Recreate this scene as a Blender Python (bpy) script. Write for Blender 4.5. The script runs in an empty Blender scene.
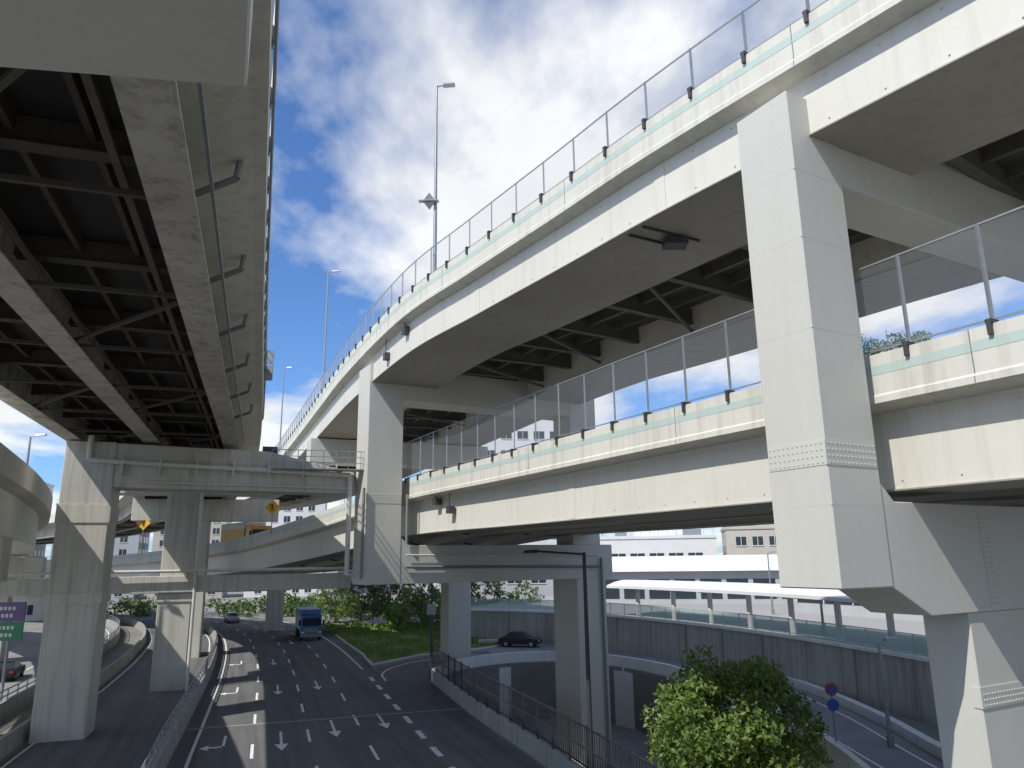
import bpy, math, random, bmesh
import numpy as np
from mathutils import Matrix, Vector
random.seed(7); np.random.seed(7)
S=bpy.context.scene
COL=S.collection

# ---------------------------------------------------------------- materials
def nmat(name):
    m=bpy.data.materials.new(name); m.use_nodes=True
    nt=m.node_tree; b=nt.nodes["Principled BSDF"]
    return m,nt,b
def N(nt,t,**k):
    n=nt.nodes.new(t)
    for a,v in k.items(): setattr(n,a,v)
    return n
def noise(nt,vec,scale,detail=3,rough=.55):
    n=N(nt,"ShaderNodeTexNoise"); n.inputs["Scale"].default_value=scale
    n.inputs["Detail"].default_value=detail; n.inputs["Roughness"].default_value=rough
    nt.links.new(vec,n.inputs["Vector"]); return n.outputs["Fac"]
def mapping(nt,sc=(1,1,1),loc=(0,0,0)):
    tc=N(nt,"ShaderNodeTexCoord"); mp=N(nt,"ShaderNodeMapping")
    mp.inputs["Scale"].default_value=sc; mp.inputs["Location"].default_value=loc
    nt.links.new(tc.outputs["Object"],mp.inputs["Vector"]); return mp.outputs[0]
def remap(nt,v,a,b,c,d):
    n=N(nt,"ShaderNodeMapRange"); nt.links.new(v,n.inputs[0])
    for i,x in enumerate((a,b,c,d)): n.inputs[i+1].default_value=x
    return n.outputs[0]
def mixc(nt,f,a,b,mode='MIX'):
    n=N(nt,"ShaderNodeMix",data_type='RGBA',blend_type=mode)
    if isinstance(f,(int,float)): n.inputs[0].default_value=f
    else: nt.links.new(f,n.inputs[0])
    for i,x in ((6,a),(7,b)):
        if isinstance(x,tuple): n.inputs[i].default_value=(*x,1) if len(x)==3 else x
        else: nt.links.new(x,n.inputs[i])
    return n.outputs[2]
def weathered(name,col,dirt=(.22,.20,.16),amt=.5,streak=.5,rough=.6,bst=.15,fine=6.0,lo=.5):
    m,nt,b=nmat(name)
    v=mapping(nt); vs=mapping(nt,(1.6,1.6,.10))
    big=remap(nt,noise(nt,v,.22,3),.35,.75,0,1)
    st=remap(nt,noise(nt,vs,1.6,4,.65),lo,.76,0,1)
    fi=noise(nt,v,fine,3,.7)
    c=mixc(nt,remap(nt,fi,.3,.7,0,.16),tuple(col),tuple(x*.72 for x in col))
    f1=N(nt,"ShaderNodeMath",operation='MULTIPLY'); nt.links.new(big,f1.inputs[0]); f1.inputs[1].default_value=amt*.35
    c=mixc(nt,f1.outputs[0],c,tuple(dirt))
    f2=N(nt,"ShaderNodeMath",operation='MULTIPLY'); nt.links.new(st,f2.inputs[0]); f2.inputs[1].default_value=streak*.65
    c=mixc(nt,f2.outputs[0],c,tuple(dirt))
    nt.links.new(c,b.inputs["Base Color"]); b.inputs["Roughness"].default_value=rough
    return m
def simple(name,col,rough=.5,metal=0,var=.15,scale=5):
    m,nt,b=nmat(name); v=mapping(nt)
    c=mixc(nt,remap(nt,noise(nt,v,scale,2),.3,.7,0,1),tuple(col),tuple(x*(1-var) for x in col))
    nt.links.new(c,b.inputs["Base Color"]); b.inputs["Roughness"].default_value=rough; b.inputs["Metallic"].default_value=metal
    return m
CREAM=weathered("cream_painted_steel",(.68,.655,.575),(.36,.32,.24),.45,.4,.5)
FLANGE=weathered("cream_soffit_painted_shade",(.34,.32,.275),(.12,.11,.085),.8,.5,.6)  # same cream paint, darkened to put underside shade into the colour, plus weathering
PIERC=weathered("pier_grey_paint",(.57,.56,.505),(.36,.34,.28),.45,.2,.55,.12)
PIERL=weathered("pier_stained_concrete",(.60,.58,.50),(.17,.15,.115),.6,.7,.7,.2,lo=.48)
PARA=weathered("parapet_concrete",(.65,.63,.55),(.22,.20,.155),.45,.6,.7,.2,lo=.48)
CPARA=weathered("stained_parapet_concrete",(.64,.62,.53),(.17,.14,.10),.6,.6,.7,.2,lo=.48)
CGIRD=weathered("old_girder_paint",(.52,.495,.42),(.07,.05,.04),.9,1.0,.7,.2,lo=.46)
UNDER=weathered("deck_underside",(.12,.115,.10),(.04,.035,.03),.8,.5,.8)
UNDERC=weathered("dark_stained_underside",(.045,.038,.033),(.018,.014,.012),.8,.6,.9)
FRAME=weathered("cross_frame_steel",(.12,.115,.10),(.03,.025,.02),.8,.5,.7)
BROWN=weathered("brown_floor_beams",(.085,.07,.055),(.03,.022,.016),.9,.8,.8)
TEAL=weathered("teal_stripe_paint",(.46,.57,.52),(.40,.40,.35),.8,.7,.6,lo=.42)
STEEL=simple("galvanised_steel",(.33,.35,.36),.45,.5)
DARKS=simple("dark_bracket_steel",(.07,.07,.075),.5,.3)
PIPE=simple("drain_pipe_paint",(.66,.64,.58),.5)
PIPEG=simple("grey_pipe_paint",(.22,.22,.21),.5)
WALLC=weathered("retaining_concrete",(.38,.375,.345),(.11,.10,.08),.9,.9,.85,.3,lo=.44)
WHITEC=weathered("white_curb_concrete",(.72,.72,.69),(.3,.28,.24),.5,.5,.7)
WHITEP=simple("white_wall_paint",(.72,.71,.68),.6,var=.08,scale=.6)
ROOFW=simple("white_canopy_roof",(.78,.79,.80),.35,var=.06,scale=.5)
GLASS=simple("dark_window_glass",(.035,.045,.055),.12)
GREENF=simple("black_picket_paint",(.03,.032,.035),.5)
BARK=simple("bark",(.10,.075,.05),.9,var=.4)
def asphalt(name,c,patch=.35,wear=.0):
    m,nt,b=nmat(name); v=mapping(nt)
    fine=noise(nt,v,38,2,.8); mid=noise(nt,v,.5,5,.65); big=noise(nt,v,.07,2)
    col=mixc(nt,remap(nt,mid,.35,.7,0,1),tuple(c),tuple(x*(1+patch) for x in c))
    col=mixc(nt,remap(nt,big,.4,.6,0,.5),col,tuple(x*.72 for x in c))
    if wear:
        r=N(nt,"ShaderNodeMapping"); r.inputs["Rotation"].default_value=(0,0,math.radians(-20)); nt.links.new(v,r.inputs[0])
        s=N(nt,"ShaderNodeMapping"); s.inputs["Scale"].default_value=(1.3,.035,1); nt.links.new(r.outputs[0],s.inputs[0])
        col=mixc(nt,remap(nt,noise(nt,s.outputs[0],1.2,4,.6),.42,.66,0,wear),col,tuple(x*.5 for x in c))
    col=mixc(nt,remap(nt,fine,.35,.65,0,.4),col,tuple(x*.55 for x in c))
    nt.links.new(col,b.inputs["Base Color"]); b.inputs["Roughness"].default_value=.85
    return m
ASPH=asphalt("asphalt",(.150,.150,.150),.3,.75); ASPH2=asphalt("light_asphalt",(.24,.24,.23)); GROUND=asphalt("ground_gravel",(.21,.205,.18),.5)
def mark(name,c):
    m,nt,b=nmat(name); v=mapping(nt)
    n=noise(nt,v,7,5,.75)
    col=mixc(nt,remap(nt,n,.52,.68,0,.75),tuple(c),(.14,.14,.14)); nt.links.new(col,b.inputs["Base Color"]); b.inputs["Roughness"].default_value=.7
    return m
MARK=mark("road_marking_paint",(.80,.80,.78))
def foliage(name,a,bcol,dark):
    m,nt,b=nmat(name)
    at=N(nt,"ShaderNodeAttribute",attribute_name="tint")
    c=mixc(nt,at.outputs["Fac"],tuple(a),tuple(bcol))
    c=mixc(nt,remap(nt,noise(nt,mapping(nt),1.2,2),.45,.7,0,.5),c,tuple(dark))
    nt.links.new(c,b.inputs["Base Color"]); b.inputs["Roughness"].default_value=.55
    tr=N(nt,"ShaderNodeBsdfTranslucent"); nt.links.new(c,tr.inputs[0])
    mx=N(nt,"ShaderNodeMixShader"); mx.inputs[0].default_value=.3
    o=nt.nodes["Material Output"]; nt.links.new(b.outputs[0],mx.inputs[1]); nt.links.new(tr.outputs[0],mx.inputs[2]); nt.links.new(mx.outputs[0],o.inputs[0])
    return m
LEAF=foliage("bright_leaves",(.10,.18,.03),(.21,.30,.065),(.065,.13,.025))
LEAF2=foliage("dark_leaves",(.055,.11,.028),(.13,.20,.05),(.03,.07,.02))
GRASSM=foliage("grass_blades",(.16,.26,.045),(.28,.38,.08),(.12,.20,.035))
def meshmat(name,col,alpha):
    m,nt,b=nmat(name); b.inputs["Base Color"].default_value=(*col,1); b.inputs["Roughness"].default_value=.5
    t=N(nt,"ShaderNodeBsdfTransparent"); mx=N(nt,"ShaderNodeMixShader"); mx.inputs[0].default_value=alpha
    o=nt.nodes["Material Output"]; nt.links.new(t.outputs[0],mx.inputs[1]); nt.links.new(b.outputs[0],mx.inputs[2]); nt.links.new(mx.outputs[0],o.inputs[0]); return m
WIRE=meshmat("wire_mesh",(.26,.28,.30),.18)
TEALF=meshmat("teal_fence_panel",(.35,.55,.52),.6)

# ---------------------------------------------------------------- mesh builder
def group(name,loc=(0,0,0)):
    e=bpy.data.objects.new(name,None); COL.objects.link(e); e.empty_display_size=.5; return e
class MB:
    def __init__(s): s.v=[]; s.f=[]
    def add(s,vs,fs):
        o=len(s.v); s.v+= [tuple(x) for x in vs]; s.f+=[tuple(i+o for i in f) for f in fs]
    def hexa(s,b,t):
        s.add(list(b)+list(t),[(3,2,1,0),(4,5,6,7),(0,1,5,4),(1,2,6,5),(2,3,7,6),(3,0,4,7)])
    def box(s,x0,x1,y0,y1,z0,z1):
        s.hexa([(x0,y0,z0),(x1,y0,z0),(x1,y1,z0),(x0,y1,z0)],[(x0,y0,z1),(x1,y0,z1),(x1,y1,z1),(x0,y1,z1)])
    def obox(s,C,e1,e2,s0,s1,t0,t1,z0,z1):
        p=lambda a,b,z:(C[0]+e1[0]*a+e2[0]*b,C[1]+e1[1]*a+e2[1]*b,z)
        s.hexa([p(s0,t0,z0),p(s1,t0,z0),p(s1,t1,z0),p(s0,t1,z0)],[p(s0,t0,z1),p(s1,t0,z1),p(s1,t1,z1),p(s0,t1,z1)])
    def beam(s,p0,p1,w,h):
        p0=Vector(p0);p1=Vector(p1);d=(p1-p0).normalized()
        u=Vector((0,0,1)) if abs(d.z)<.95 else Vector((0,1,0))
        r=d.cross(u).normalized(); u=r.cross(d)
        q=[r*a*w/2+u*b*h/2 for a,b in((-1,-1),(1,-1),(1,1),(-1,1))]
        s.hexa([p0+x for x in q],[p1+x for x in q])
    def cyl(s,p0,p1,r0,r1=None,n=10):
        r1=r0 if r1 is None else r1
        p0=Vector(p0);p1=Vector(p1);d=(p1-p0).normalized()
        u=Vector((0,0,1)) if abs(d.z)<.95 else Vector((0,1,0))
        a=d.cross(u).normalized(); b=d.cross(a)
        vs=[];fs=[]
        for P,r in((p0,r0),(p1,r1)):
            for i in range(n):
                t=2*math.pi*i/n; vs.append(P+a*math.cos(t)*r+b*math.sin(t)*r)
        for i in range(n): fs.append((i,(i+1)%n,n+(i+1)%n,n+i))
        fs.append(tuple(range(n-1,-1,-1))); fs.append(tuple(range(n,2*n))); s.add(vs,fs)
    def prism(s,poly,z0,z1):
        n=len(poly); vs=[(x,y,z0) for x,y in poly]+[(x,y,z1) for x,y in poly]
        fs=[(i,(i+1)%n,n+(i+1)%n,n+i) for i in range(n)]+[tuple(range(n-1,-1,-1)),tuple(range(n,2*n))]; s.add(vs,fs)
    def vprism(s,C,e1,e2,poly,t0,t1):
        n=len(poly); P=lambda a,z,b:(C[0]+e1[0]*a+e2[0]*b,C[1]+e1[1]*a+e2[1]*b,z)
        vs=[P(a,z,t0) for a,z in poly]+[P(a,z,t1) for a,z in poly]
        fs=[(i,(i+1)%n,n+(i+1)%n,n+i) for i in range(n)]+[tuple(range(n-1,-1,-1)),tuple(range(n,2*n))]; s.add(vs,fs)
    def sweep(s,fr,prof,closed=True):
        n=len(prof); vs=[];fs=[]
        for p,t,r in fr:
            for o,h in prof: vs.append((p[0]+r[0]*o,p[1]+r[1]*o,p[2]+h))
        for i in range(len(fr)-1):
            for j in range(n if closed else n-1):
                k=(j+1)%n; fs.append((i*n+j,i*n+k,(i+1)*n+k,(i+1)*n+j))
        if closed:
            fs.append(tuple(range(n))); fs.append(tuple((len(fr)-1)*n+j for j in range(n-1,-1,-1)))
        s.add(vs,fs)
    def build(s,name,mat,parent=None,bevel=0,smooth=False):
        me=bpy.data.meshes.new(name); me.from_pydata(s.v,[],s.f); me.materials.append(mat); me.validate(); me.update()
        bm=bmesh.new(); bm.from_mesh(me); bmesh.ops.recalc_face_normals(bm,faces=bm.faces); bm.to_mesh(me); bm.free()
        if smooth:
            for p in me.polygons: p.use_smooth=True
        o=bpy.data.objects.new(name,me); COL.objects.link(o)
        if parent: o.parent=parent
        if bevel:
            b=o.modifiers.new("bevel",'BEVEL'); b.width=bevel; b.segments=1; b.limit_method='ANGLE'
        return o
def path(ctrl,step=1.0):
    P=[Vector(c) for c in ctrl]; P=[P[0]*2-P[1]]+P+[P[-1]*2-P[-2]]
    dense=[]
    for i in range(1,len(P)-2):
        a,b,c,d=P[i-1:i+3]
        for k in range(40):
            t=k/40; dense.append(.5*((2*b)+(c-a)*t+(2*a-5*b+4*c-d)*t*t+(3*b-a-3*c+d)*t**3))
    dense.append(P[-2])
    out=[dense[0]]; acc=0; nxt=step
    for i in range(1,len(dense)):
        L=(dense[i]-dense[i-1]).length
        while acc+L>=nxt and L>0:
            out.append(dense[i-1].lerp(dense[i],(nxt-acc)/L)); nxt+=step
        acc+=L
    fr=[]
    for i,p in enumerate(out):
        t=(out[min(i+1,len(out)-1)]-out[max(i-1,0)]); t.z=0; t.normalize()
        fr.append((p,(t.x,t.y),(t.y,-t.x)))
    return fr
def at(fr,i,o,h=0):
    p,t,r=fr[i]; return Vector((p.x+r[0]*o,p.y+r[1]*o,p.z+h))
def iy(fr,y): return [k for k,f in enumerate(fr) if f[0].y>y][0]

# ---------------------------------------------------------------- generic viaduct
def viaduct(name,ctrl,W,sg,boxes,depth,fence_h,slabm=UNDER,gm=CREAM,slab=1.0,frames=4,fencerange=None,inner=.45,par=1.3,fspace=4):
    g=group(name); fr=path(ctrl,.5); fr1=fr[::2]
    k=sg
    m=MB(); m.sweep(fr1,[(0,0),(k*.28,0),(k*.33,-slab),(k*(W-.33),-slab),(k*(W-.28),0),(k*W,0),(k*W,-par),(k*(W-inner),-par-.12),(k*inner,-par-.12),(k*.25,-par-.05),(0,-par)])
    m.build("deck_and_parapets",PARA,g)
    m=MB(); m.sweep(fr1,[(k*-.04,-par+.20),(k*-.001,-par+.26),(k*-.001,-par+.001),(k*-.04,-par+.03)]); m.build("parapet_drip_edge",PARA,g)
    m=MB(); m.sweep(fr1,[(k*-.006,-.30),(k*.004,-.30),(k*.004,-.54),(k*-.006,-.54)]); m.build("teal_stripe",TEAL,g)
    m=MB()
    for i in range(5,len(fr)-2,20):
        p=fr[i]; m.obox((p[0].x,p[0].y),p[2],p[1],-.044,-.0405,-.012,.012,p[0].z-par+.04,p[0].z-par+.2); m.obox((p[0].x,p[0].y),p[2],p[1],-.009,.003,-.012,.012,p[0].z-par+.26,p[0].z-.003)
    m.build("parapet_joints",PIPEG,g)
    m=MB(); m2=MB()
    for a,b in boxes:
        m.sweep(fr1,[(k*a,-par-.11),(k*b,-par-.11),(k*b,-depth+.04),(k*a,-depth+.04)])
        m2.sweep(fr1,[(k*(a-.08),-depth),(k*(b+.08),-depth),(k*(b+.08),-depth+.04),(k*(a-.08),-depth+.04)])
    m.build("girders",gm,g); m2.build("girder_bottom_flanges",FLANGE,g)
    m=MB(); a=boxes[0][0]
    for i in range(8,len(fr)-4,24):
        p=fr[i]; m.obox((p[0].x,p[0].y),p[2],p[1],a-.02,a,-.24,.24,p[0].z-depth+.08,p[0].z-par-.22)
    m.build("web_splice_plates",gm,g)
    m=MB()
    for i in range(2,min(len(fr),170),3):
        p=fr[i]
        for zz in (p[0].z-depth+.25,p[0].z-par-.36): m.obox((p[0].x,p[0].y),p[2],p[1],a-.03,a,-.02,.02,zz,zz+.04)
    m.build("web_lugs",gm,g)
    m=MB(); m2=MB()
    for (a0,b0),(a1,b1) in zip(boxes[:-1],boxes[1:]):
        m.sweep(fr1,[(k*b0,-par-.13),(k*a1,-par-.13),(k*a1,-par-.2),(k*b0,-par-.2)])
        for i in range(3,len(fr),frames*2):
            m2.beam(at(fr,i,k*b0,-par-.7),at(fr,i,k*a1,-par-.7),.16,.8)
            m2.beam(at(fr,i,k*b0,-par-1.12),at(fr,i,k*a1,-par-1.12),.36,.03)
            if i+frames*2<len(fr) and (i//(frames*2))%2==0:
                j=i+frames*2
                m2.beam(at(fr,i,k*b0,-depth+.35),at(fr,j,k*a1,-depth+.35),.14,.12)
        for q in (.25,.5,.75):
            mid=b0+(a1-b0)*q
            m2.sweep(fr1,[(k*(mid-.1),-par-.21),(k*(mid+.1),-par-.21),(k*(mid+.1),-par-.7),(k*(mid-.1),-par-.7)])
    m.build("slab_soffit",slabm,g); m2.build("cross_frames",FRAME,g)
    m=MB(); b0=boxes[0][1]
    m.sweep(fr1,[(b0+.25,-depth+.5),(b0+.4,-depth+.5),(b0+.4,-depth+.65),(b0+.25,-depth+.65)]); m.build("cable_duct",PIPEG,g)
    mp=MB(); mb=MB(); mw=MB()
    r=fencerange or (0,len(fr))
    for i in range(r[0],min(r[1],len(fr)),fspace):
        p=fr[i]; A=at(fr,i,k*.12,-.02); B=at(fr,i,k*.12,fence_h)
        mp.beam(A,B,.06,.09)
        mb.obox((p[0].x,p[0].y),p[2],p[1],-.09,.24,-.07,.07,p[0].z+.01,p[0].z+.10)
        mb.obox((p[0].x,p[0].y),p[2],p[1],-.09,-.01,-.05,.05,p[0].z-.26,p[0].z+.01)
    F=fr[r[0]:min(r[1],len(fr))][::2]
    for h in (fence_h-.02,.12):
        mp.sweep(F,[(k*.10,h-.02),(k*.14,h-.02),(k*.14,h+.02),(k*.10,h+.02)])
    mw.sweep(F,[(k*.125,.14),(k*.125,fence_h-.05)],closed=False)
    mp.build("fence_posts_and_rails",STEEL,g); mb.build("fence_post_brackets",DARKS,g); mw.build("fence_mesh",WIRE,g)
    return g,fr
up_ctrl=[(22,0,23),(16.5,6.5,23),(11.5,12.2,23),(7.8,17.2,23),(4.4,22,23),(1.6,26.4,23),(-1.9,31.8,23),(-6.1,38.7,23.1),(-11.7,50.6,23.1),(-17.1,63.4,23),(-25.2,83,23),(-36,108,23),(-50,135,23),(-70,160,23)]
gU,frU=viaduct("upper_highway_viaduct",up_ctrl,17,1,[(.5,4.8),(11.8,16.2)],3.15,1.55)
lo_ctrl=[(22,-3,14),(15.6,7,14),(11.1,15.3,14),(7.5,21.7,14),(4.3,27.3,14),(-.6,36.1,14),(-6.9,47.4,14),(-12.2,56,13.4),(-19.3,66,12.5),(-30,80,11.4),(-45,96,10.6),(-64,112,10.0),(-95,130,9.3)]
gL,frL=viaduct("lower_highway_viaduct",lo_ctrl,14,1,[(.65,2.8),(6.2,7.2),(11.2,13.3)],3.45,2.45,par=1.3,inner=.6,fencerange=(0,118))
# small equipment on the webs near the second pier
m=MB()
for fr,y,h in ((frU,38.5,-2.0),(frU,41.5,-2.6),(frL,43.5,-1.9),(frL,42,-2.5)):
    i=iy(fr,y); p=fr[i]; m.obox((p[0].x,p[0].y),p[2],p[1],.2,.55,-.25,.25,p[0].z+h,p[0].z+h+.4); m.cyl(at(fr,i,.3,h+.4),at(fr,i,.3,-1.3),.03)
m.build("junction_boxes",DARKS,gU)

# left overhead viaduct
c_ctrl=[(6.5,-20,19),(-.3,0,19),(-3.5,9.3,19),(-9.5,27,19),(-15.6,45.3,19),(-20.4,59,19),(-26,74,18.6),(-34,90,17.8),(-46,105,16.8),(-64,119,15.8),(-90,132,15)]
gC=group("left_overhead_viaduct"); frC=path(c_ctrl,.5)
f1=frC[::2]; m=MB(); W=11.6
m.sweep(f1,[(0,0),(-.28,0),(-.34,-1.0),(-W+.34,-1.0),(-W+.28,0),(-W,0),(-W,-1.2),(-W+1.2,-1.5),(-1.2,-1.5),(-.3,-1.25),(0,-1.2)])
m.build("deck_and_parapets",CPARA,gC)
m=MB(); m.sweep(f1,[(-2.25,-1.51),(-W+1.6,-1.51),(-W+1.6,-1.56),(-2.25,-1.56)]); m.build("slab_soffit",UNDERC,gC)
m=MB()
GO=[-1.7,-6.1,-10.2]
for o in GO:
    m.sweep(f1,[(o+.03,-1.5),(o-.03,-1.5),(o-.03,-2.97),(o+.03,-2.97)])
    m.sweep(f1,[(o+.45,-2.97),(o-.45,-2.97),(o-.45,-3.02),(o+.45,-3.02)])
m.build("girders",CGIRD,gC)
m=MB()
for i in range(0,len(frC)-14,12):
    for a,b in zip(GO[:-1],GO[1:]):
        m.beam(at(frC,i,a-.03,-1.9),at(frC,i,b+.03,-1.9),.18,.6); m.beam(at(frC,i,a-.03,-2.2),at(frC,i,b+.03,-2.2),.42,.03)
        m.beam(at(frC,i,a-.03,-2.9),at(frC,i,b+.03,-2.9),.12,.12)
        if (i//12)%2: m.beam(at(frC,i,a,-2.86),at(frC,i+12,b,-2.86),.12,.1)
for o in (-3.2,-4.6,-7.5,-8.8): m.sweep(f1,[(o+.07,-1.57),(o-.07,-1.57),(o-.07,-1.95),(o+.07,-1.95)])
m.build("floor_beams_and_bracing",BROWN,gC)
m=MB(); m.sweep(f1[:80],[(-5.4,-2.5),(-5.52,-2.5),(-5.52,-2.62),(-5.4,-2.62)]); m.sweep(f1[:80],[(-2.6,-2.4),(-2.75,-2.4),(-2.75,-2.55),(-2.6,-2.55)])
m.build("utility_pipes",simple("rusty_pipe",(.13,.095,.075),.8),gC)
m=MB()
for i in range(0,len(frC),6): m.beam(at(frC,i,-1.62,-1.55),at(frC,i,-1.62,-2.95),.02,.2)
for i in range(4,len(frC)-3,30):
    for o in GO: 
        p=frC[i]; m.obox((p[0].x,p[0].y),p[2],p[1],o-.38,o+.38,-.5,.5,p[0].z-3.05,p[0].z-3.02)
m.build("girder_stiffeners",CGIRD,gC)
m=MB()
for i in range(8,130,11):
    a=at(frC,i,-.55,-1.3); b=at(frC,i,-.6,-1.75); c=at(frC,i+1,-1.62,-2.1)
    m.cyl(a,b,.08); m.cyl(b,c,.08)
m.build("drain_pipes",PIPEG,gC)
m=MB(); m.sweep(f1[:75],[(-1.1,-2.2),(-1.03,-2.2),(-1.03,-2.13),(-1.1,-2.13)]); m.sweep(f1[:75],[(.10,-.4),(.04,-.4),(.04,-.34),(.10,-.34)])
for i in range(0,150,4): 
    m.beam(at(frC,i,.02,-.5),at(frC,i,.06,1.3),.05,.06)
for h in (.4,.85,1.3): m.sweep(f1[:75],[(.03,h),(.08,h),(.08,h+.04),(.03,h+.04)])
m.build("edge_railing_and_conduit",STEEL,gC)
m=MB(); m.sweep(f1[:75],[(.055,-.02),(.055,1.3)],closed=False); m.build("edge_mesh",WIRE,gC)
m=MB(); p=at(frC,120,.35,0); m.box(p.x-.3,p.x+.1,p.y-.05,p.y+.05,18.1,18.9); m.box(p.x-.3,p.x+.1,p.y-.05,p.y+.05,19.0,19.7); m.build("edge_sign_boxes",STEEL,gC)
g=group("portal_cross_beam"); m=MB()
m.prism([(-3.25,8.1),(-42,2.0),(-42,-3.4),(-1.3,3.0)],14.75,15.85)
m.build("beam",PIERC,g,.03)
m=MB(); m.box(-34,-31,-1,2.6,0,14.75); m.build("support_column",PIERC,g,.03)
# left ramp
d_ctrl=[(-12,8,14.6),(-17.3,20,14.6),(-23.2,33,14.5),(-30.5,48,14.4),(-39,63,14.2),(-51,80,13.8),(-70,97,13.2),(-100,112,12.5)]
gD=group("left_side_ramp"); frD=path(d_ctrl,1.0)[18:]; m=MB()
m.sweep(frD,[(0,0),(-.28,0),(-.34,-1.0),(-8.7,-1.0),(-8.7,0),(-9,0),(-9,-1.3),(-8.2,-1.5),(-.8,-1.5),(0,-1.3)])
m.build("deck_and_parapets",PARA,gD)
m=MB(); m.sweep(frD,[(-.8,-1.5),(-3,-1.5),(-3,-3.9),(-.8,-3.9)]); m.sweep(frD,[(-6,-1.5),(-8.0,-1.5),(-8.0,-3.9),(-6,-3.9)])
m.build("girders",CREAM,gD)
m=MB(); C=(-27.2,39.5); e1=(-.91,-.42); e2=(-.42,.91)
m.obox(C,e1,e2,-.6,12,-1.2,1.2,8.2,10.5); m.obox(C,e1,e2,7,10,-1.3,1.3,-1,8.2)
C=(-47,76); m.obox(C,e1,e2,0,9,-1.2,1.2,7.8,9.8); m.obox(C,e1,e2,2.5,5.5,-1.3,1.3,-1,7.8); m.build("pier",PIERL,gD,.04)

# ---------------------------------------------------------------- portal piers
def bolts(m,C,e1,e2,face,a0,a1,z0,z1,sp=.13,r=.022):
    na=int((a1-a0)/sp); nz=int((z1-z0)/sp)
    for i in range(na+1):
        for j in range(nz+1):
            a=a0+(a1-a0)*i/na; z=z0+(z1-z0)*j/max(nz,1)
            if face=='front':
                P=Vector((C[0]+e1[0]*a,C[1]+e1[1]*a,z)); d=Vector((-e2[0],-e2[1],0))
            else:
                P=Vector((C[0]+e2[0]*a,C[1]+e2[1]*a,z)); d=Vector((-e1[0],-e1[1],0))
            m.cyl(P+d*.012,P+d*.03,r,r*.8,6)
def portal(name,C0,h,w1,w2,ztop,zb,ubeam,lbeam,span,hs,hz,cols,cz=-5,bands=()):
    g=group(name); a=math.radians(h); e1=(math.cos(a),math.sin(a)); e2=(-math.sin(a),math.cos(a))
    m=MB(); m.obox(C0,e1,e2,0,w2,0,w1,zb,ztop); m.build("outboard_leg",PIERC,g,.03)
    m=MB(); m.vprism(C0,e1,e2,[(w2-.01,ubeam[0]),(span-w2,ubeam[0]),(span-w2,ubeam[1]),(w2-.01,ubeam[1])],.03,w1-.03)
    m.build("upper_cross_beam",PIERC,g,.02)
    m=MB(); m.obox(C0,e1,e2,span-w2+.002,span,0.01,w1-.01,lbeam[1]+.002,ztop-.1); m.build("inboard_leg",PIERC,g,.03)
    m=MB()
    m.vprism(C0,e1,e2,[(w2-.01,zb+.003 if hs else lbeam[0]),(hs or w2,hz),(span+1,hz),(span+1,lbeam[1]),(w2+.5,lbeam[1]),(w2-.01,lbeam[1]+.5)],.03,w1-.03)
    m.build("lower_cross_beam",PIERC,g,.02)
    m=MB()
    for s0,s1,t0,t1 in cols: m.obox(C0,e1,e2,s0,s1,t0,t1,cz,hz-.002)
    m.build("lower_column",PIERC,g,.03)
    m=MB(); mb=MB(); ml=MB()
    for z0,z1 in bands:
        m.obox(C0,e1,e2,-.012,w2-.05,-.012,w1-.05,z0,z1)
        bolts(mb,C0,e1,e2,'front',.1,w2-.12,z0+.07,z1-.07); bolts(mb,C0,e1,e2,'side',.1,w1-.12,z0+.07,z1-.07)
    for z in (zb+1.9,(zb+ztop)/2-.2,(zb+ztop)/2+2.2,ztop-2.3): ml.obox(C0,e1,e2,-.002,w2+.002,-.002,w1+.002,z,z+.015)
    m.build("splice_plates",PIERC,g); mb.build("splice_bolts",PIERC,g); ml.build("weld_seams",PIERC,g)
    return g,e1,e2
g1,e1,e2=portal("portal_pier",(7.35,17.3),29.5,1.75,1.9,21.0,8.22,(18.7,21.0),(8.2,10.25),18,3.3,7.5,[(4.95,8.0,.1,1.35)],bands=((11.05,11.65),))
m=MB();mb=MB();C0=(7.35,17.3)
m.obox(C0,e1,e2,4.93,8.02,.075,.3,5.2,5.7); m.obox(C0,e1,e2,5.9,6.35,.018,.04,7.6,10.1); m.obox(C0,e1,e2,2.9,3.3,.018,.04,18.8,20.9)
def fb(m,s0,s1,z0,z1,off):
    for i in range(int((s1-s0)/.13)+1):
        for j in range(int((z1-z0)/.13)+1):
            a=s0+i*.13; P=Vector((C0[0]+e1[0]*a+e2[0]*off,C0[1]+e1[1]*a+e2[1]*off,z0+j*.13)); d=Vector((-e2[0],-e2[1],0)); m.cyl(P,P+d*.02,.022,.018,6)
fb(mb,5.97,6.3,7.7,10.0,.02); fb(mb,5.05,7.9,5.27,5.65,.077); fb(mb,2.97,3.25,18.9,20.85,.02)
m.build("beam_splice_plates",PIERC,g1); mb.build("beam_splice_bolts",PIERC,g1)
g2,_,_=portal("portal_pier",(-8.94,45.2),29.5,2.2,2.3,21.15,7.6,(19.0,21.15),(7.62,9.9),17.3,3.0,7.6,[(15.2,17.6,0,3.1)],bands=((12.4,13.0),))
m=MB()
def P2(s,t,z): return (-8.94+e1[0]*s+e2[0]*t,45.2+e1[1]*s+e2[1]*t,z)
for (s,z0,z1) in ((-.2,8,13.3),(17.2,-4.4,9.0),(2.6,10,13)):
    m.cyl(P2(s,-.15,z0),P2(s,-.15,z1),.09)
m.cyl(P2(2.6,-.14,8.6),P2(17,-.14,8.4),.09)
m.build("drain_pipes",PIPEG,g2)
m=MB(); m.cyl(P2(2.6,-.14,9.3),P2(17,-.14,9.2),.06); m.build("cable_pipe",PIPE,g2)
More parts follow.
